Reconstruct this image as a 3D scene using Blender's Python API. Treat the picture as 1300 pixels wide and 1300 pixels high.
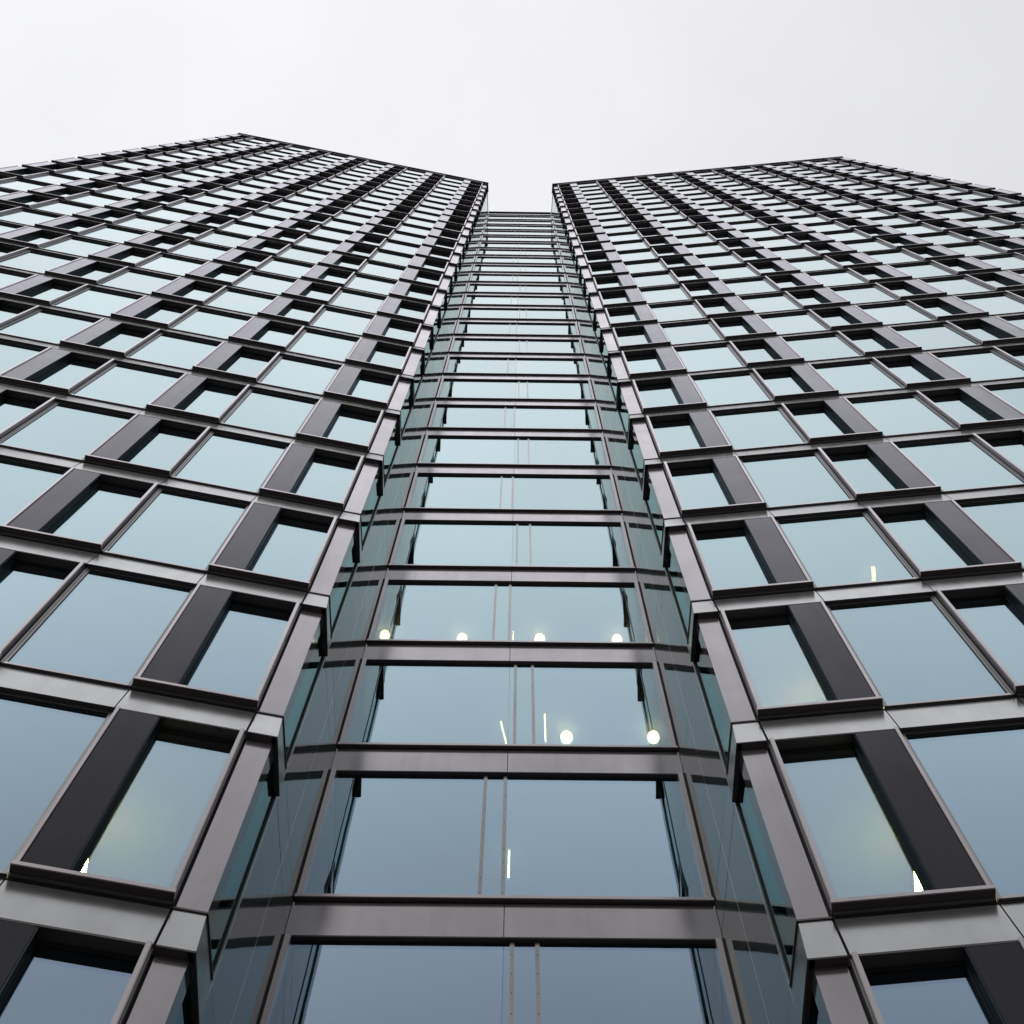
import bpy, bmesh, math, random
from mathutils import Vector, Matrix
random.seed(7)
R = math.radians
sc = bpy.context.scene
COL = sc.collection
for o in list(bpy.data.objects):
    bpy.data.objects.remove(o)

# ------------------------------------------------------------------ dimensions (metres)
F = 3.5                      # storey height
CAMZ = 1.6
Z0 = CAMZ + 2.8388 * F       # level of storey joint 0
WA = 0.51435 * F             # narrow unit with infill panel
WB = 0.5333 * F              # wide unit
WP = 0.10631 * F             # corner pier
HF = 0.58                    # fascia height
NLO, NTOP = -2, 24           # window rows NLO..NTOP
TOPZ = Z0 + 25.27 * F
def zj(n): return Z0 + n * F

# plan: pier joint of each tower, wing angle, corners of the recessed bay
TOW = {
 'L': dict(s=-1, o=(-1.00824*F, 2.50402*F), a=9.864, nu=13),
 'R': dict(s=1,  o=(1.01768*F, 2.49611*F), a=6.891, nu=15),
}
CL = Vector((-0.8638*F, 3.34484*F)); CR = Vector((0.88324*F, 3.32534*F))

# ------------------------------------------------------------------ materials
def nmat(name):
    m = bpy.data.materials.new(name); m.use_nodes = True
    nt = m.node_tree; nt.nodes.clear()
    out = nt.nodes.new('ShaderNodeOutputMaterial')
    return m, nt, out
def ramp(nt, stops, interp='LINEAR'):
    r = nt.nodes.new('ShaderNodeValToRGB'); cr = r.color_ramp; cr.interpolation = interp
    while len(cr.elements) < len(stops): cr.elements.new(0.5)
    for e, (p, c) in zip(cr.elements, stops):
        e.position = p; e.color = (*c, 1)
    return r
def obj_noise(nt, scale, detail=3, dist=0.0, stretch=(1,1,1)):
    tc = nt.nodes.new('ShaderNodeTexCoord'); mp = nt.nodes.new('ShaderNodeMapping')
    oi = nt.nodes.new('ShaderNodeObjectInfo')
    mul = nt.nodes.new('ShaderNodeVectorMath'); mul.operation = 'SCALE'; mul.inputs[3].default_value = 37.0
    cmb = nt.nodes.new('ShaderNodeCombineXYZ')
    for k in range(3): nt.links.new(oi.outputs['Random'], cmb.inputs[k])
    nt.links.new(cmb.outputs[0], mul.inputs[0])
    mp.inputs['Scale'].default_value = stretch
    nt.links.new(tc.outputs['Object'], mp.inputs['Vector'])
    nt.links.new(mul.outputs[0], mp.inputs['Location'])
    n = nt.nodes.new('ShaderNodeTexNoise'); n.inputs['Scale'].default_value = scale
    n.inputs['Detail'].default_value = detail; n.inputs['Distortion'].default_value = dist
    nt.links.new(mp.outputs[0], n.inputs['Vector'])
    return n
def metal(name, base, rough, metallic=1.0, var=0.12, spec=0.5, bump=0.0):
    m, nt, out = nmat(name)
    p = nt.nodes.new('ShaderNodeBsdfPrincipled'); nt.links.new(p.outputs[0], out.inputs[0])
    n = obj_noise(nt, 0.9, 5, 0.4, (1, 1, 1))
    mr = nt.nodes.new('ShaderNodeMapRange'); mr.inputs[3].default_value = 1 - var; mr.inputs[4].default_value = 1 + var
    nt.links.new(n.outputs['Fac'], mr.inputs[0])
    mx = nt.nodes.new('ShaderNodeVectorMath'); mx.operation = 'SCALE'; mx.inputs[0].default_value = base
    nt.links.new(mr.outputs[0], mx.inputs[3]); nt.links.new(mx.outputs[0], p.inputs['Base Color'])
    n2 = obj_noise(nt, 5.0, 4, 0.2, (1, 1, 0.25))
    m2 = nt.nodes.new('ShaderNodeMapRange'); m2.inputs[3].default_value = rough - 0.05; m2.inputs[4].default_value = rough + 0.06
    nt.links.new(n2.outputs['Fac'], m2.inputs[0]); nt.links.new(m2.outputs[0], p.inputs['Roughness'])
    p.inputs['Metallic'].default_value = metallic
    p.inputs['Specular IOR Level'].default_value = spec
    if bump:
        b = nt.nodes.new('ShaderNodeBump'); b.inputs['Strength'].default_value = bump; b.inputs['Distance'].default_value = 0.01
        n3 = obj_noise(nt, 1.2, 1); nt.links.new(n3.outputs['Fac'], b.inputs['Height']); nt.links.new(b.outputs[0], p.inputs['Normal'])
    return m
def glass(name, stops, rough, bump, trans=None, bscale=0.7, diffuse=None):
    """coated facade glass: angle-dependent tinted reflection over whatever lies behind"""
    m, nt, out = nmat(name)
    lw = nt.nodes.new('ShaderNodeLayerWeight'); lw.inputs['Blend'].default_value = 0.5
    rp = ramp(nt, stops); nt.links.new(lw.outputs['Facing'], rp.inputs[0])
    n = obj_noise(nt, bscale, 1.5, 0.3)
    b = nt.nodes.new('ShaderNodeBump'); b.inputs['Strength'].default_value = 1.0; b.inputs['Distance'].default_value = bump
    nt.links.new(n.outputs['Fac'], b.inputs['Height'])
    # every pane differs a little in coating
    oi = nt.nodes.new('ShaderNodeObjectInfo'); mr = nt.nodes.new('ShaderNodeMapRange')
    mr.inputs[3].default_value = 0.94; mr.inputs[4].default_value = 1.04
    nt.links.new(oi.outputs['Random'], mr.inputs[0])
    sclr = nt.nodes.new('ShaderNodeVectorMath'); sclr.operation = 'SCALE'
    nt.links.new(rp.outputs[0], sclr.inputs[0]); nt.links.new(mr.outputs[0], sclr.inputs[3])
    g = nt.nodes.new('ShaderNodeBsdfGlossy'); g.inputs['Roughness'].default_value = rough
    nt.links.new(sclr.outputs[0], g.inputs['Color']); nt.links.new(b.outputs[0], g.inputs['Normal'])
    add = nt.nodes.new('ShaderNodeAddShader'); nt.links.new(g.outputs[0], add.inputs[0])
    if trans:
        t = nt.nodes.new('ShaderNodeBsdfTransparent')
        inv = nt.nodes.new('ShaderNodeVectorMath'); inv.operation = 'SUBTRACT'; inv.inputs[0].default_value = (1, 1, 1)
        nt.links.new(rp.outputs[0], inv.inputs[1])
        ml = nt.nodes.new('ShaderNodeVectorMath'); ml.operation = 'MULTIPLY'; ml.inputs[1].default_value = trans
        nt.links.new(inv.outputs[0], ml.inputs[0]); nt.links.new(ml.outputs[0], t.inputs['Color'])
        nt.links.new(t.outputs[0], add.inputs[1])
    else:
        d = nt.nodes.new('ShaderNodeBsdfDiffuse'); d.inputs['Color'].default_value = (*(diffuse or (.01, .015, .017)), 1)
        nt.links.new(d.outputs[0], add.inputs[1])
    nt.links.new(add.outputs[0], out.inputs[0])
    return m
def emis(name, col, st):
    m, nt, out = nmat(name); e = nt.nodes.new('ShaderNodeEmission')
    e.inputs[0].default_value = (*col, 1); e.inputs[1].default_value = st
    nt.links.new(e.outputs[0], out.inputs[0]); return m

def coated(name, stops, rough, tint=(1, 1, 1), diffuse=(.03, .03, .03), var=.10, bump=.0006):
    """anodised or lacquered sheet: reflectance rises towards grazing angles"""
    m, nt, out = nmat(name)
    lw = nt.nodes.new('ShaderNodeLayerWeight'); lw.inputs['Blend'].default_value = 0.5
    rp = ramp(nt, [(p, tuple(v * t for t in tint)) for p, v in stops]); nt.links.new(lw.outputs['Facing'], rp.inputs[0])
    n = obj_noise(nt, 1.1, 5, .5); mr = nt.nodes.new('ShaderNodeMapRange')
    mr.inputs[1].default_value = .25; mr.inputs[2].default_value = .75; mr.inputs[3].default_value = 1 - var; mr.inputs[4].default_value = 1 + var
    nt.links.new(n.outputs['Fac'], mr.inputs[0])
    oi = nt.nodes.new('ShaderNodeObjectInfo'); m2 = nt.nodes.new('ShaderNodeMapRange'); m2.inputs[3].default_value = .95; m2.inputs[4].default_value = 1.04
    nt.links.new(oi.outputs['Random'], m2.inputs[0])
    mu = nt.nodes.new('ShaderNodeMath'); mu.operation = 'MULTIPLY'; nt.links.new(mr.outputs[0], mu.inputs[0]); nt.links.new(m2.outputs[0], mu.inputs[1])
    sc_ = nt.nodes.new('ShaderNodeVectorMath'); sc_.operation = 'SCALE'; nt.links.new(rp.outputs[0], sc_.inputs[0]); nt.links.new(mu.outputs[0], sc_.inputs[3])
    g = nt.nodes.new('ShaderNodeBsdfGlossy')
    st = obj_noise(nt, 1.0, 5, .3, (4.5, 4.5, .28)); sm = nt.nodes.new('ShaderNodeMapRange')      # faint run-off streaks
    sm.inputs[1].default_value = .35; sm.inputs[2].default_value = .75; sm.inputs[3].default_value = 1.03; sm.inputs[4].default_value = .94
    nt.links.new(st.outputs['Fac'], sm.inputs[0])
    s2 = nt.nodes.new('ShaderNodeVectorMath'); s2.operation = 'SCALE'; nt.links.new(sc_.outputs[0], s2.inputs[0]); nt.links.new(sm.outputs[0], s2.inputs[3])
    nt.links.new(s2.outputs[0], g.inputs['Color'])
    n2 = obj_noise(nt, 4.0, 4, .2, (1, 1, .3)); r2 = nt.nodes.new('ShaderNodeMapRange'); r2.inputs[3].default_value = rough * .8; r2.inputs[4].default_value = rough * 1.25
    nt.links.new(n2.outputs['Fac'], r2.inputs[0]); nt.links.new(r2.outputs[0], g.inputs['Roughness'])
    if bump:
        b = nt.nodes.new('ShaderNodeBump'); b.inputs['Strength'].default_value = 1; b.inputs['Distance'].default_value = bump
        n3 = obj_noise(nt, 1.0, 1); nt.links.new(n3.outputs['Fac'], b.inputs['Height']); nt.links.new(b.outputs[0], g.inputs['Normal'])
    d = nt.nodes.new('ShaderNodeBsdfDiffuse'); d.inputs['Color'].default_value = (*diffuse, 1)
    add = nt.nodes.new('ShaderNodeAddShader'); nt.links.new(g.outputs[0], add.inputs[0]); nt.links.new(d.outputs[0], add.inputs[1]); nt.links.new(add.outputs[0], out.inputs[0])
    return m
M = {}
MST = [(0, .20), (.32, .22), (.40, .29), (.50, .46), (.60, .62), (.70, .76), (.80, .88), (.90, .94), (1, .94)]
M['metal'] = coated('anodised_metal', MST, .17, (1, .955, 1), (.04, .036, .04))
M['fascia'] = coated('fascia_metal', MST, .22, (.83, .84, .84), (.04, .04, .04))
M['capside'] = coated('fascia_metal_dim_side', [(0, .12), (.6, .17), (.8, .26), (.9, .42), (1, .6)], .25, (.96, 1, .98), (.035, .038, .036))  # darker fascia copy: the side's dimmer reflection is put into the colour
M['lip'] = coated('frame_metal', MST, .24, (1.05, .99, 1.03), (.10, .09, .095), bump=0)
M['soffit'] = metal('dark_metal_soffit_shade', (.05, .04, .045), .5, metallic=0.3, var=.1)  # dark colour holds the shade on undersides; copings use it too
M['jamb'] = coated('jamb_metal', [(0, .13), (.5, .22), (.8, .46), (1, .58)], .30, (1, 1, 1.03), (.05, .05, .052), bump=0)
M['black'] = metal('gasket_black', (.012, .012, .013), .7, metallic=0.0, var=.1, spec=.2)
M['reveal'] = coated('reveal_dark', [(0, .02), (.8, .03), (1, .25)], .35, (.85, 1, 1.1), (.010, .014, .016), bump=0)
M['panel'] = coated('infill_panel', [(0, .02), (.35, .028), (.42, .045), (.5, .10), (.58, .19), (.66, .32), (.74, .47), (.82, .64), (.90, .82), (1, .95)], .12, (.985, .975, 1.04), (.010, .0105, .0135), var=.06)
GST = [(0, (.15, .20, .27)), (.29, (.18, .235, .325)), (.37, (.25, .34, .435)), (.47, (.372, .497, .58)),
       (.58, (.515, .675, .72)), (.70, (.65, .81, .835)), (.84, (.84, .94, .945)), (.93, (.97, .99, .99)), (1, (1, 1, 1))]
M['glass'] = glass('facade_glass', GST, 0.0, 0.0035, trans=(.42, .50, .42))
M['cglass'] = glass('bay_glass', GST, 0.0, 0.003, trans=(.42, .50, .42), bscale=.55)
M['side'] = glass('dark_cladding_glass', [(0, (.10, .105, .105)), (.70, (.215, .22, .22)), (.82, (.29, .30, .295)), (.89, (.42, .44, .43)),
       (.93, (.56, .585, .575)), (.965, (.76, .78, .77)), (1, (1, 1, 1))], 0.05, 0.008, bscale=.8, diffuse=(.035, .04, .04))
M['teal'] = glass('corner_glass', [(0, (.10, .13, .13)), (.70, (.18, .24, .24)), (.82, (.26, .34, .335)), (.89, (.38, .47, .455)),
       (.93, (.52, .6, .58)), (1, (1, 1, 1))], 0.0, 0.008, trans=(.25, .45, .42))
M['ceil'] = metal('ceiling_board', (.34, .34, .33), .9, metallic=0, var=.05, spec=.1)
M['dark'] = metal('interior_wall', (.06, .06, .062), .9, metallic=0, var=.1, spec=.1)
M['litwall'] = metal('lit_room_plaster', (.55, .55, .48), .9, metallic=0, var=.05, spec=.1)  # lighter interior copy for lit rooms, colour strengthens the lamp glow
M['globe'] = emis('lamp_globe_glow', (1, .98, .88), 22)
M['tube'] = emis('lamp_tube_glow', (1, .97, .72), 14)
M['roomtube'] = emis('room_tube_glow', (1, .85, .46), 190)
M['pole'] = metal('lamp_metal', (.3, .3, .3), .4)

# ------------------------------------------------------------------ mesh builder
class MB:
    """collects eight-cornered blocks in a local frame (u away from the bay, w outwards, z up)"""
    def __init__(self, s=1):
        self.s = s; self.v = []; self.f = []; self.m = []; self.mats = []
    def mi(self, name):
        if name not in self.mats: self.mats.append(name)
        return self.mats.index(name)
    def hexa(self, c, mat):
        """c: 8 corners (u,w,z): bottom ring of four then top ring of four"""
        b = len(self.v); s = self.s
        self.v += [(s * u, -w, z) for u, w, z in c]
        q = [(0,3,2,1), (4,5,6,7), (0,1,5,4), (1,2,6,5), (2,3,7,6), (3,0,4,7)]
        P = [Vector(self.v[b + i]) for i in range(8)]; ctr = sum(P, Vector()) / 8
        for fc in q:
            n = (P[fc[2]] - P[fc[0]]).cross(P[fc[3]] - P[fc[1]])
            fm = (P[fc[0]] + P[fc[1]] + P[fc[2]] + P[fc[3]]) / 4
            if n.dot(fm - ctr) < 0: fc = fc[::-1]
            self.f.append(tuple(b + i for i in fc)); self.m.append(self.mi(mat))
    def box(self, u0, u1, w0, w1, z0, z1, mat):
        self.hexa([(u0,w0,z0),(u1,w0,z0),(u1,w1,z0),(u0,w1,z0),(u0,w0,z1),(u1,w0,z1),(u1,w1,z1),(u0,w1,z1)], mat)
    def slope(self, u0, u1, wb, z0, z1, wfront_bot, wfront_top, mat, ub0=None):
        """block whose outer face leans: wfront_bot at z0, wfront_top at z1"""
        ub = u0 if ub0 is None else ub0
        self.hexa([(ub,wb,z0),(u1,wb,z0),(u1,wfront_bot,z0),(ub,wfront_bot,z0),
                   (u0,wb,z1),(u1,wb,z1),(u1,wfront_top,z1),(u0,wfront_top,z1)], mat)
    def mesh(self, name):
        me = bpy.data.meshes.new(name); me.from_pydata(self.v, [], self.f)
        for k in self.mats: me.materials.append(M[k])
        me.polygons.foreach_set('material_index', self.m); me.update()
        return me
def link(name, me, parent=None, loc=(0, 0, 0)):
    o = bpy.data.objects.new(name, me); COL.objects.link(o)
    if parent is not None: o.parent = parent
    o.location = loc
    return o
def tag(o, label=None, cat=None, group=None, kind=None):
    if label: o['label'] = label
    if cat: o['category'] = cat
    if group: o['group'] = group
    if kind: o['kind'] = kind
    return o

# ------------------------------------------------------------------ camera
fwd = Vector((0.00874748, 0.13332564, 0.99103368)); rt = Vector((0.99964533, -0.02609576, -0.00531278)); up = Vector((-0.02515345, -0.99072866, 0.13350662))
cd = bpy.data.cameras.new('camera'); cam = bpy.data.objects.new('camera', cd); COL.objects.link(cam)
cam.matrix_world = Matrix(((rt.x, up.x, -fwd.x, 0), (rt.y, up.y, -fwd.y, 0), (rt.z, up.z, -fwd.z, CAMZ), (0, 0, 0, 1)))
cd.sensor_fit = 'HORIZONTAL'; cd.sensor_width = 36; cd.lens = 36.0
cd.shift_x = -20.21 / 1300; cd.shift_y = -357.6 / 1300
cd.clip_start = 0.05; cd.clip_end = 3000
sc.camera = cam
def pix(p):
    d = Vector(p) - Vector((0, 0, CAMZ)); z = d.dot(fwd)
    if z <= 0.01: return None
    return 670.21 + 1300 * d.dot(rt) / z, 292.4 - 1300 * d.dot(up) / z
def clipped_area(q):
    """area in the picture of a quad, clipped to the frame"""
    P = [pix(p) for p in q]
    if None in P: return 0
    for ax, lim, sg in ((0, 0, 1), (0, 1300, -1), (1, 0, 1), (1, 1300, -1)):
        Q = []
        for i in range(len(P)):
            a, b = P[i - 1], P[i]; ia = (a[ax] - lim) * sg >= 0; ib = (b[ax] - lim) * sg >= 0
            if ia != ib:
                t = (lim - a[ax]) / (b[ax] - a[ax]); Q.append((a[0] + t * (b[0] - a[0]), a[1] + t * (b[1] - a[1])))
            if ib: Q.append(b)
        P = Q
        if not P: return 0
    return abs(sum(P[i - 1][0] * P[i][1] - P[i][0] * P[i - 1][1] for i in range(len(P)))) / 2

# ------------------------------------------------------------------ window units (origin: near lower corner on the joint)
ZB = 0.07; ZT = F - HF         # clear height of a unit between ledge and fascia
G1 = 1.17                      # where the narrow pane stops and the infill panel starts
def narrow_frame(b, u=0, z=0):
    a0, a1 = u + .035, u + WA - .03
    b.box(a0, a0 + .05, -.20, .13, z + ZB, z + ZT, 'lip')                      # near jamb, stands proud
    b.box(a0 - .022, a0, -.20, .045, z + ZB, z + ZT, 'jamb')
    b.box(a0 - .010, a0, .060, .118, z + ZB, z + ZT, 'jamb')
    b.box(a1 - .045, a1, -.20, .13, z + ZB, z + ZT, 'lip')                     # far jamb
    b.box(a0 + .05, a1 - .045, -.20, .098, z + ZT - .022, z + ZT, 'soffit')    # head
    b.box(a0 + .05, u + G1, -.13, -.06, z + ZT - .055, z + ZT - .022, 'black')
    b.box(a0 + .05, u + G1, -.20, .10, z + ZB, z + ZB + .02, 'soffit')         # bottom
    b.box(u + G1, u + G1 + .012, -.20, .090, z + ZB, z + ZT - .022, 'reveal')  # side of the infill box
    b.box(u + G1 - .010, u + G1, -.13, -.065, z + ZB + .02, z + ZT - .05, 'black')
    b.box(a0 + .05, a0 + .085, -.12, -.035, z + ZB + .02, z + ZT - .05, 'black')
def narrow_ledge(b, u=0, z=0):
    a0, a1 = u + .015, u + WA - .005
    b.box(a0, a1, -.02, .138, z + .058, z + .104, 'lip')
    b.box(a0 + .004, a1 - .004, -.02, .134, z + .048, z + .0578, 'soffit')
    b.box(a0 + .01, a1 - .01, -.05, .035, z + .020, z + .0478, 'jamb')
def narrow_panel(b, u=0, z=0):
    a1 = u + WA - .03
    b.box(u + G1 + .0125, u + G1 + .020, .0, .088, z + ZB + .01, z + ZT - .026, 'reveal')
    b.box(u + G1 + .0005, a1 - .0455, -.19, -.17, z + ZB + .005, z + ZT - .023, 'black')  # added backing, stops room light leaking past the panel
    b.box(u + G1 + .021, a1 - .052, .0, .100, z + ZB + .02, z + ZT - .030, 'panel')
def narrow_pane(b, u=0, z=0, g='glass'):
    b.box(u + .115, u + G1 - .004, -.102, -.08, z + ZB + .01, z + ZT - .045, g)
def wide_frame(b, u=0, z=0):
    a0, a1 = u + .005, u + WB - .012
    b.box(a0, a0 + .045, -.10, .030, z + .03, z + ZT, 'jamb')
    b.box(a1 - .075, a1 - .004, -.10, .022, z + .03, z + ZT, 'jamb')
    b.box(a1 - .03, a1, -.10, .036, z + .03, z + ZT, 'jamb')
    b.box(a1 - .088, a1 - .075, -.08, .016, z + .06, z + ZT - .05, 'black')
    b.box(a0 + .045, a1 - .05, -.10, .034, z + .025, z + .065, 'lip')
    b.box(a0 + .045, a1 - .05, -.10, .050, z + ZT - .022, z + ZT, 'soffit')
    b.box(a0 + .045, a1 - .05, -.10, .030, z + ZT - .038, z + ZT - .022, 'jamb')
    b.box(a0 + .045, a1 - .060, -.10, .016, z + ZT - .050, z + ZT - .038, 'black')
def wide_pane(b, u=0, z=0, g='glass'):
    b.box(u + .045, u + WB - .095, -.014, .008, z + .05, z + ZT - .040, g)

def ustart(i): return ((i + 1) // 2) * WA + (i // 2) * WB

# ------------------------------------------------------------------ towers
def build_tower(key, name, label):
    T = TOW[key]; s = T['s']; A = R(T['a'])
    base = bpy.data.objects.new(name, None); COL.objects.link(base)
    base.location = (T['o'][0], T['o'][1], 0); base.rotation_euler = (0, 0, -s * A)
    tag(base, label, 'building')
    Mw = Matrix.Translation((T['o'][0], T['o'][1], 0)) @ Matrix.Rotation(-s * A, 4, 'Z')
    def W(u, w, z): return Mw @ Vector((s * u, -w, z))
    def inv(p):
        q = Mw.inverted() @ Vector((p[0], p[1], 0)); return s * q.x, -q.y
    nu = T['nu']; UE = ustart(nu)
    # ---- shared meshes
    def mk(fn, nm, *a):
        b = MB(s); fn(b, *a); return b.mesh(nm)
    mNF, mNL, mNP, mNG = mk(narrow_frame, 'narrow_frame'), mk(narrow_ledge, 'ledge'), mk(narrow_panel, 'panel'), mk(narrow_pane, 'pane')
    mWF, mWG = mk(wide_frame, 'wide_frame'), mk(wide_pane, 'pane')
    cells = {0: [], 1: []}
    for n in range(NLO, NTOP + 1):
        for i in range(nu):
            k = i % 2; u0 = ustart(i); u1 = u0 + (WB if k else WA)
            ar = clipped_area([W(u0, .05, zj(n)), W(u1, .05, zj(n)), W(u1, .05, zj(n + 1) - HF), W(u0, .05, zj(n + 1) - HF)])
            cells[k].append((ar, n, i, u0))
    for k in (0, 1):
        cells[k].sort(key=lambda c: -c[0])
        for ar, n, i, u0 in cells[k][:100]:
            L = (s * u0, 0, zj(n))
            if k == 0:
                o = link('narrow_window', mNF, base, L)
                link('window_pane', mNG, o); link('window_ledge', mNL, o); link('infill_panel', mNP, o)
            else:
                o = link('wide_window', mWF, base, L); link('window_pane', mWG, o)
        b = MB(s)
        for ar, n, i, u0 in cells[k][100:]:
            if k == 0:
                narrow_frame(b, u0, zj(n)); narrow_ledge(b, u0, zj(n)); narrow_panel(b, u0, zj(n)); narrow_pane(b, u0, zj(n))
            else:
                wide_frame(b, u0, zj(n)); wide_pane(b, u0, zj(n))
        nm = 'upper_wide_windows' if k else 'upper_narrow_windows'
        tag(link(nm, b.mesh(nm), base), kind='stuff')
    # ---- side wall geometry
    Po = (-WP, 0.0)
    C = inv(CL if key == 'L' else CR)
    d = Vector((C[0] - Po[0], C[1] - Po[1])); LR = d.length; d.normalize()
    t = Vector((-abs(d.y), d.x if d.y < 0 else -d.x))          # normal, towards the bay
    if t.dot(d) > 1e-3 or t.dot(d) < -1e-3: t = Vector((d.y, -d.x))
    if t.x > 0: t = -t
    def rt_(r, q): return (Po[0] + d.x * r + t.x * q, Po[1] + d.y * r + t.y * q)
    def sbox(b, r0, r1, t0, t1, z0, z1, mat, jit=0):
        c = []
        for z in (z0, z1):
            for r, q in ((r0, t0), (r1, t0), (r1, t1), (r0, t1)):
                qq = q + (random.uniform(-jit, jit) if q == t1 and jit else 0)
                x, y = rt_(r, qq); c.append((x, y, z))
        b.hexa(c, mat)
    CAPD = .79
    for n in range(NLO, 26):
        z1 = zj(n) - .018; z0 = zj(n) - HF
        # fascia band: one leaning panel per unit with an open joint between
        b = MB(s)
        for i in range(nu):
            u0 = ustart(i); u1 = ustart(i + 1)
            b.slope(u0 + (.012 if i else .02), u1 - .006, -.02, z0, z1, .10, .0, 'fascia')
        b.box(-.03, UE, -.24, -.024, z0 - .01, zj(n) + .03, 'black')
        b.box(-.02, UE, -.022, .004, zj(n) - .010, zj(n) + .006, 'black')
        b.box(.03, UE - .01, -.022, .097, z0 - .006, z0 - .001, 'soffit')
        link('fascia_band', b.mesh('fascia_band'), base)
        # pier cap, wrapping round the corner
        b = MB(s)
        e = .10; e2 = .05
        xa, ya = rt_(0, 0); xb, yb = rt_(0, e)
        b.hexa([(-.012, -.02, z0), (-WP + .02, -.02, z0), (-WP - e2, e, z0), (-.012, e, z0),
                (-.012, -.02, z1), (-WP + .02, -.02, z1), (-WP, 0, z1), (-.012, 0, z1)], 'fascia')
        c = []
        for z, q in ((z0, e2), (z1, 0.0)):
            x1, y1 = rt_(CAPD, -.02); x2, y2 = rt_(CAPD, q)
            c += [(-WP + .02, -.02, z), (x1, y1, z), (x2, y2, z), ((-WP - e2, e, z) if q else (-WP, 0, z))]
        b.hexa(c, 'capside')
        # thin dark drip plate on top, and underside with its shade in the colour
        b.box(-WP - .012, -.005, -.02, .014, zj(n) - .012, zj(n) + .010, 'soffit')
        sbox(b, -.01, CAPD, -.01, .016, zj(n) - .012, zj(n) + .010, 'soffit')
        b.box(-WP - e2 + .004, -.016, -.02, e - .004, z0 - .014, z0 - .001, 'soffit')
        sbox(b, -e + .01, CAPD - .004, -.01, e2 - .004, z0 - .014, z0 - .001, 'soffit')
        link('pier_cap', b.mesh('pier_cap'), base)
        if n > NTOP: continue
        # pier shaft
        b = MB(s); zt = zj(n + 1) - HF - .016
        b.box(-WP, -.028, -.22, .0, zj(n) + .012, zt, 'metal')
        b.box(-.028, .012, -.22, -.05, zj(n) + .012, zt, 'black')
        link('corner_pier', b.mesh('corner_pier'), base)
        # return: corner glass, jamb
        b = MB(s)
        sbox(b, .23, CAPD - .029, -.05, -.028, zj(n) + .02, zt, 'teal')
        ow = link('corner_pane', b.mesh('corner_pane'), base)
        b = MB(s)
        sbox(b, .0, .23, -.20, -.002, zj(n) + .012, zt, 'side')
        sbox(b, CAPD - .028, CAPD, -.12, -.012, zj(n) + .012, zt, 'black')
        sbox(b, CAPD, CAPD + .05, -.12, .006, zj(n) - HF, zj(n + 1) - HF - .002, 'jamb')
        link('corner_jamb', b.mesh('corner_jamb'), base)
        # dark reflective cladding between the corner glass and the bay
        b = MB(s)
        rs = [CAPD + .056, CAPD + .056 + (LR - CAPD - .056) * .5, LR - .012]
        for j in range(2):
            for za, zb in ((zj(n) + .006, zj(n + 1) - .524), (zj(n + 1) - .510, zj(n + 1) - .004)):
                sbox(b, rs[j] + .004, rs[j + 1] - .004, -.04, -.006, za, zb, 'side', jit=.0016)
        sbox(b, CAPD + .05, LR, -.2, -.045, zj(n), zj(n + 1), 'black')
        sbox(b, rs[1] - .0035, rs[1] + .0035, -.03, -.005, zj(n) + .006, zj(n + 1) - .004, 'lip')
        link('cladding_panel', b.mesh('cladding_panel'), base)
    # parapet above the last storey
    zp0 = zj(25) + .012; b = MB(s)
    for i in range(nu):
        u0 = ustart(i) + .03; u1 = ustart(i + 1) - .03
        b.box(u0, u1, -.2, (.10 if i % 2 == 0 else .0), zp0 + .02, TOPZ - .10, 'soffit' if i % 2 == 0 else 'lip')
    b.box(-WP, -.02, -.2, 0, zp0, TOPZ - .10, 'metal')
    sbox(b, 0, LR, -.25, -.01, zp0, TOPZ - .10, 'side')
    b.box(-WP - .10, UE + .1, -.3, .16, TOPZ - .10, TOPZ, 'soffit')
    sbox(b, -.1, CAPD, -.3, .10, TOPZ - .099, TOPZ - .001, 'soffit')
    sbox(b, CAPD, LR + 8, -.3, .02, TOPZ - .099, TOPZ - .002, 'soffit')
    sbox(b, LR, LR + 8, -.3, -.01, zj(24), TOPZ - .10, 'side')
    link('parapet', b.mesh('parapet'), base)
    # floors, ceilings and the core behind the glass
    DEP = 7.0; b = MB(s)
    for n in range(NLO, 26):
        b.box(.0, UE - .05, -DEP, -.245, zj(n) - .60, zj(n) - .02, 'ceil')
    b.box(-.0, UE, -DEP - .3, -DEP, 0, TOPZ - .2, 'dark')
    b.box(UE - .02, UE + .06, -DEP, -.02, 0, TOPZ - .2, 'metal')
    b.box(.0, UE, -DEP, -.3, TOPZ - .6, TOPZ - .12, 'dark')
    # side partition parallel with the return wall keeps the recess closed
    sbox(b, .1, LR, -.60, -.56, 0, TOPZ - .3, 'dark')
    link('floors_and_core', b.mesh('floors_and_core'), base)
    # ground storey
    b = MB(s); zg = zj(NLO) - HF - .02
    b.box(-WP, UE, -.6, -.3, 0, zg, 'reveal')
    for i in range(nu + 1):
        u0 = ustart(i); b.box(u0 - .15, u0 + .15, -.3, .0, 0, zg, 'metal')
    sbox(b, 0, LR, -.25, -.02, 0, zj(NLO) - .01, 'metal')
    link('ground_storey_wall', b.mesh('ground_storey_wall'), base)
    return base, W

LT, WL = build_tower('L', 'office_tower', 'left of the two grey metal high-rise towers, thirteen window units wide')
RT, WR = build_tower('R', 'office_tower', 'right of the two grey metal high-rise towers, fifteen window units wide')

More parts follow.
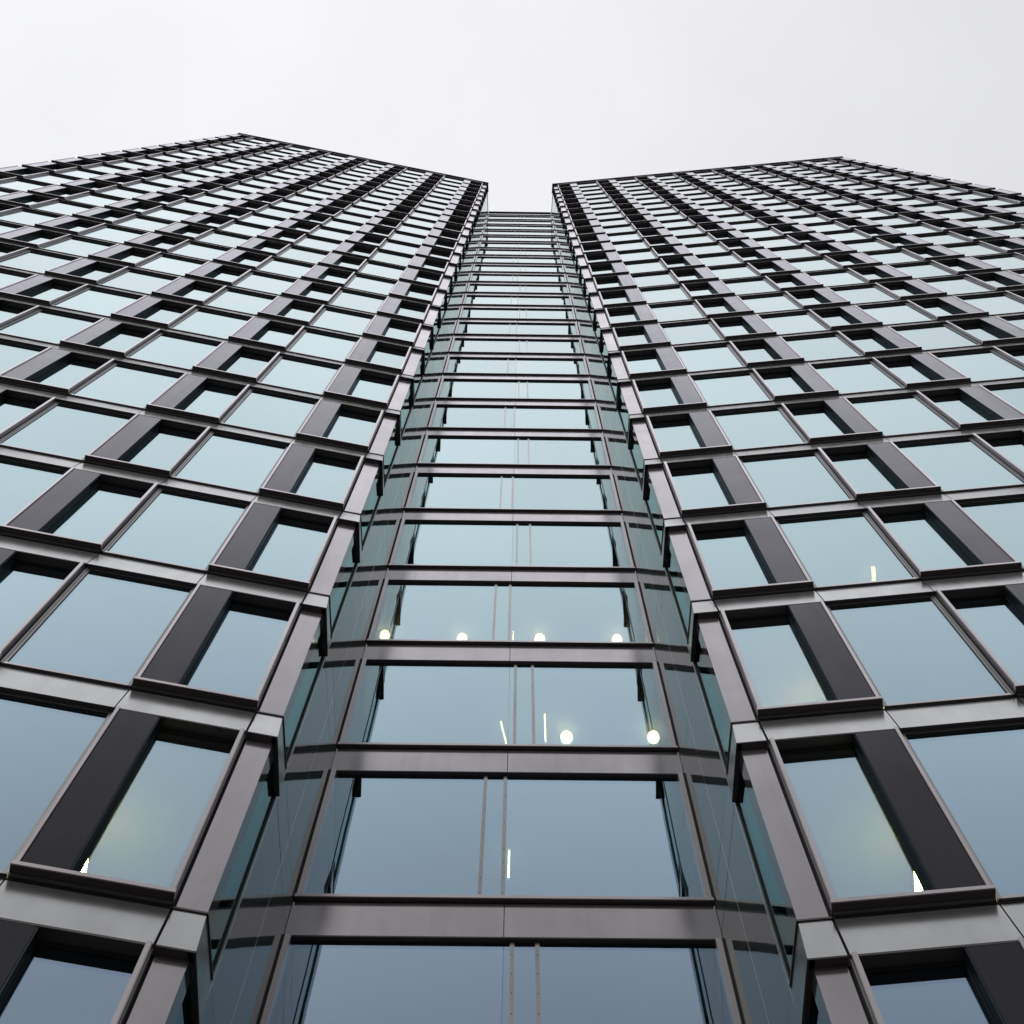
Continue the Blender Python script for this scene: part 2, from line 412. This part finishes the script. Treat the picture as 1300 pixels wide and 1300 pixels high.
# ------------------------------------------------------------------ recessed glazed bay
def build_bay():
    base = bpy.data.objects.new('glazed_bay', None); COL.objects.link(base)
    dv = CR - CL; Wc = dv.length; ang = math.atan2(dv.y, dv.x)
    base.location = (CL.x, CL.y, 0); base.rotation_euler = (0, 0, ang)
    tag(base, 'narrow recessed wall of full-width glass panes and grey bands between the two towers', 'building')
    mid = Wc / 2
    ZTOP = Z0 + 25.68 * F
    def zc(n): return Z0 + (n + 1) * F
    HB = .60; q = .105
    bb = MB(); bl = MB()
    # band, origin at its top line
    bb.box(0.0, mid - .006, -.02, .0, -HB, -.012, 'metal'); bb.box(mid + .006, Wc, -.02, .0, -HB, -.012, 'metal')
    bb.box(0, Wc, -.20, -.024, -HB - .01, .02, 'black')
    bb.box(-.035, -.001, -.2, .004, -HB - .016, .0624, 'black'); bb.box(Wc + .001, Wc + .035, -.2, .004, -HB - .016, .0624, 'black')
    bb.box(.0, Wc, -.13, -.004, -HB - .014, -HB - .002, 'soffit')
    bl.box(.01, Wc - .01, -.13, .075, .012, .062, 'lip'); bl.box(.013, Wc - .013, -.02, .07, .0, .0118, 'soffit')
    bl.box(.0, Wc, -.12, .002, -.011, -.001, 'black')
    mB, mL = bb.mesh('band'), bl.mesh('ledge')
    def pane(u0, u1):
        b = MB(); b.box(u0, u1, -.092, -.072, .03, F - HB + .02, 'cglass'); return b.mesh('pane')
    mP1, mP2 = pane(q - .01, mid - .002), pane(mid + .002, Wc - q + .01)
    mu = MB(); mu.box(0.018, q, -.13, .022, .0625, F - HB - .015, 'jamb'); mu.box(0.022, q - .004, .0221, .026, .0625, F - HB - .016, 'lip'); mu.box(-.010, .0178, -.13, .026, .0625, F - HB - .015, 'black'); mMu = mu.mesh('mullion')
    mu = MB(); mu.box(Wc - q, Wc - .018, -.13, .022, .0625, F - HB - .015, 'jamb'); mu.box(Wc - q + .004, Wc - .022, .0221, .026, .0625, F - HB - .016, 'lip'); mu.box(Wc - .0178, Wc + .010, -.13, .026, .0625, F - HB - .015, 'black'); mMu2 = mu.mesh('mullion')
    def rail(x):
        b = MB(); b.box(x - .03, x + .03, -.0715, -.056, .063, F - HB - .016, 'fascia')
        for k in range(9):
            z = .25 + k * .3; b.box(x - .006, x + .006, -.056, -.053, z, z + .014, 'black')
        return b.mesh('rail')
    rails = {0: (rail(mid - .37), rail(mid - .03)), 1: (rail(mid + .12), rail(mid + .47))}
    for n in range(-3, 24):
        z = zc(n)
        o = link('spandrel_band', mB, base, (0, 0, z)); link('band_ledge', mL, o)
        link('glass_pane', mP1, base, (0, 0, z)); link('glass_pane', mP2, base, (0, 0, z))
        link('corner_mullion', mMu, base, (0, 0, z)); link('corner_mullion', mMu2, base, (0, 0, z))
        for m in rails[n % 2]: link('glazing_rail', m, base, (0, 0, z))
    o = link('spandrel_band', mB, base, (0, 0, zc(24))); link('band_ledge', mL, o)
    b = MB(); b.box(0, Wc, -.3, .06, ZTOP - .07, ZTOP, 'soffit'); b.box(0, Wc, -.14, -.05, zc(24) + .065, ZTOP - .07, 'cglass')
    link('roof_coping', b.mesh('roof_coping'), base)
    b = MB()
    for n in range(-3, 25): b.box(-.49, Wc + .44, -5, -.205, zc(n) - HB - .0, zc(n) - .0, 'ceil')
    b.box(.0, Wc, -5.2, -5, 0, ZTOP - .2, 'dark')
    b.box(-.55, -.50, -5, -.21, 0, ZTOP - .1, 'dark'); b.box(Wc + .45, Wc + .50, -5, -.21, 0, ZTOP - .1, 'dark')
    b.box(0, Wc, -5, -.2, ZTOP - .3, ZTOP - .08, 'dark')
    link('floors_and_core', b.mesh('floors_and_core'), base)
    b = MB(); b.box(0, Wc, -.3, -.1, 0, zc(-3) - HB - .02, 'reveal')
    link('entrance_wall', b.mesh('entrance_wall'), base)
    return base
BAY = build_bay()

# ------------------------------------------------------------------ lamps seen through the glass
def sphere_lamp(loc, label):
    root = bpy.data.objects.new('ceiling_lamp', None); COL.objects.link(root); root.location = loc
    bm = bmesh.new(); bmesh.ops.create_uvsphere(bm, u_segments=20, v_segments=12, radius=.125)
    me = bpy.data.meshes.new('lamp_globe'); bm.to_mesh(me); bm.free(); me.materials.append(M['globe'])
    for p in me.polygons: p.use_smooth = True
    link('lamp_globe', me, root)
    b = MB(); b.box(-.012, .012, -.012, .012, .12, .2, 'pole'); b.box(-.05, .05, -.05, .05, .19, .205, 'pole')
    link('lamp_mount', b.mesh('lamp_mount'), root)
    tag(root, label, 'lamp', 'round ceiling lamps behind the bay glass')
def tube_lamp(loc, rz, L, label, w=.03, grp='tube lamps behind the bay glass'):
    root = bpy.data.objects.new('tube_lamp', None); COL.objects.link(root); root.location = loc; root.rotation_euler = (0, 0, rz)
    b = MB(); b.box(-w, w, -L / 2, L / 2, -.02, .02, 'roomtube' if w > .035 else 'tube'); link('lamp_tube', b.mesh('lamp_tube'), root)
    b = MB(); hw = .4 * w; b.box(-hw, hw, -L / 2 - .03, L / 2 + .03, .021, .05, 'pole'); link('lamp_housing', b.mesh('lamp_housing'), root)
    tag(root, label, 'lamp', grp)
for x, y, z, lb in [
    (-2.98, 13.02, 24.72, 'round glowing lamp at far left of the upper row behind the bay glass'),
    (-1.12, 13.06, 24.72, 'round glowing lamp second from left in the upper row of the bay'),
    (0.75, 13.02, 24.72, 'round glowing lamp third from left, upper row, beside the bay centre joint'),
    (2.61, 13.00, 24.72, 'round glowing lamp at the right of the upper row behind the bay glass'),
    (1.25, 13.21, 21.22, 'round glowing lamp in the lower storey of the bay, nearer the rails'),
    (3.05, 13.17, 21.22, 'round glowing lamp in the lower storey of the bay, beside the right mullion')]:
    sphere_lamp((x, y, z), lb)
for x, y, z, rz, L, lb, w in [
    (-0.05, 13.15, 21.2, R(-14), .55, 'thin slanting tube light left of the two rails in the lit bay storey', .014),
    (0.80, 13.0, 21.2, R(-3), .6, 'short bright tube light just right of the rails in the lit bay storey', .017),
    (0.10, 13.25, 17.72, R(0), .5, 'single thin tube light alone in the lower bay pane', .018),
    (0.10, 13.1, 24.72, R(2), .5, 'tiny tube light between two round lamps on the upper lit bay storey', .015)]:
    tube_lamp((x, y, z), rz, L, lb, w)
for side, Wf, u, w, n, L, lb in [
    ('R', WR, 3.71, -1.30, 2, .55, 'short vertical tube light in a wide right tower window'),
    ('R', WR, 1.655, -1.45, 0, .36, 'bright tube light low beside the dark panel, right tower window'),
    ('L', WL, 1.625, -1.55, 0, .36, 'bright tube light low beside the dark panel, left tower window')]:
    p = Wf(u, w, zj(n + 1) - (.74 if n else 1.45)); rz = R(TOW[side]['a']) * (-1 if side == 'R' else 1)
    tube_lamp(p, rz, L if n == 0 else .42, lb, .042 if n == 0 else .034, 'tube lamps in the tower rooms')
def room(name, Wf, s, a, u0, u1, n, wdep, parent):
    """partitions of a lit room"""
    b = MB(s); z0, z1 = zj(n) + .0, zj(n + 1) - .605
    b.box(u0 - .05, u0, -wdep, -.25, z0, z1, 'litwall'); b.box(u1, u1 + .05, -wdep, -.25, z0, z1, 'litwall')
    b.box(u0, u1, -wdep - .05, -wdep, z0, z1, 'litwall')
    b.box(u0 + .001, u1 - .001, -wdep, -.25, z1 - .01, z1, 'litwall')
    link('room_partition', b.mesh('room_partition'), parent)
room('r', WR, 1, 0, 0.02, 1.85, 0, 3.2, RT)
room('r', WL, -1, 0, 0.02, 1.85, 0, 3.2, LT)
room('r', WR, 1, 0, 0.02, 1.85, 1, 3.2, RT)
tube_lamp(WR(1.55, -1.75, zj(2) - 1.3), -R(TOW['R']['a']), .5, 'hidden tube light giving a faint glow low in the second-row right tower window', .04, 'tube lamps in the tower rooms')

# ------------------------------------------------------------------ ground
m, nt, out = nmat('plaza_paving')
p = nt.nodes.new('ShaderNodeBsdfPrincipled'); nt.links.new(p.outputs[0], out.inputs[0])
tc = nt.nodes.new('ShaderNodeTexCoord'); br = nt.nodes.new('ShaderNodeTexBrick')
br.inputs['Scale'].default_value = 1.0; br.inputs['Brick Width'].default_value = .8; br.inputs['Row Height'].default_value = .4
br.inputs['Mortar Size'].default_value = .008
br.inputs['Color1'].default_value = (.10, .10, .10, 1); br.inputs['Color2'].default_value = (.13, .13, .125, 1); br.inputs['Mortar'].default_value = (.04, .04, .04, 1)
nt.links.new(tc.outputs['Object'], br.inputs['Vector']); nt.links.new(br.outputs['Color'], p.inputs['Base Color']); p.inputs['Roughness'].default_value = .75
me = bpy.data.meshes.new('plaza'); S_ = 900
me.from_pydata([(-S_, -S_, 0), (S_, -S_, 0), (S_, S_, 0), (-S_, S_, 0)], [], [(0, 1, 2, 3)]); me.materials.append(m)
tag(link('plaza_ground', me), kind='structure')

# ------------------------------------------------------------------ sky and light: bright overcast
w = bpy.data.worlds.new('World'); sc.world = w; w.use_nodes = True; nt = w.node_tree; nt.nodes.clear()
out = nt.nodes.new('ShaderNodeOutputWorld')
sky = nt.nodes.new('ShaderNodeTexSky'); sky.sky_type = 'NISHITA'; sky.sun_disc = False
SE, SA = R(26), R(192)
sky.sun_elevation = SE; sky.sun_rotation = SA; sky.dust_density = 3
b1 = nt.nodes.new('ShaderNodeBackground'); nt.links.new(sky.outputs[0], b1.inputs[0]); b1.inputs[1].default_value = 0.012
tc = nt.nodes.new('ShaderNodeTexCoord'); sp = nt.nodes.new('ShaderNodeSeparateXYZ'); nt.links.new(tc.outputs['Generated'], sp.inputs[0])
rz_ = ramp(nt, [(0, (.40, .40, .41)), (.5, (.62, .625, .64)), (.80, (.80, .80, .82)), (1, (.895, .893, .915))])
nt.links.new(sp.outputs['Z'], rz_.inputs[0])
# left side of the sky is brighter than the right
rx = nt.nodes.new('ShaderNodeMapRange'); rx.inputs[1].default_value = -.5; rx.inputs[2].default_value = .5; rx.inputs[3].default_value = 1.07; rx.inputs[4].default_value = .86
nt.links.new(sp.outputs['X'], rx.inputs[0])
cn = nt.nodes.new('ShaderNodeTexNoise'); cn.inputs['Scale'].default_value = 3.2; cn.inputs['Detail'].default_value = 4; nt.links.new(tc.outputs['Generated'], cn.inputs['Vector'])
cm = nt.nodes.new('ShaderNodeMapRange'); cm.inputs[1].default_value = .3; cm.inputs[2].default_value = .7; cm.inputs[3].default_value = .965; cm.inputs[4].default_value = 1.045
nt.links.new(cn.outputs['Fac'], cm.inputs[0])
mm = nt.nodes.new('ShaderNodeMath'); mm.operation = 'MULTIPLY'; nt.links.new(rx.outputs[0], mm.inputs[0]); nt.links.new(cm.outputs[0], mm.inputs[1])
b2 = nt.nodes.new('ShaderNodeBackground'); nt.links.new(rz_.outputs[0], b2.inputs[0]); nt.links.new(mm.outputs[0], b2.inputs[1])
ad = nt.nodes.new('ShaderNodeAddShader'); nt.links.new(b1.outputs[0], ad.inputs[0]); nt.links.new(b2.outputs[0], ad.inputs[1]); nt.links.new(ad.outputs[0], out.inputs[0])
sl = bpy.data.lights.new('sun', 'SUN'); sl.energy = .5; sl.angle = R(14); sl.color = (1, .97, .93)
so = bpy.data.objects.new('sun', sl); COL.objects.link(so)
dirv = Vector((math.sin(SA) * math.cos(SE), math.cos(SA) * math.cos(SE), math.sin(SE)))
so.rotation_euler = dirv.to_track_quat('Z', 'Y').to_euler()

sc.view_settings.view_transform = 'Standard'; sc.view_settings.look = 'None'; sc.view_settings.exposure = 0; sc.view_settings.gamma = 1
sc.cycles.max_bounces = 10; sc.cycles.glossy_bounces = 6; sc.cycles.transparent_max_bounces = 12
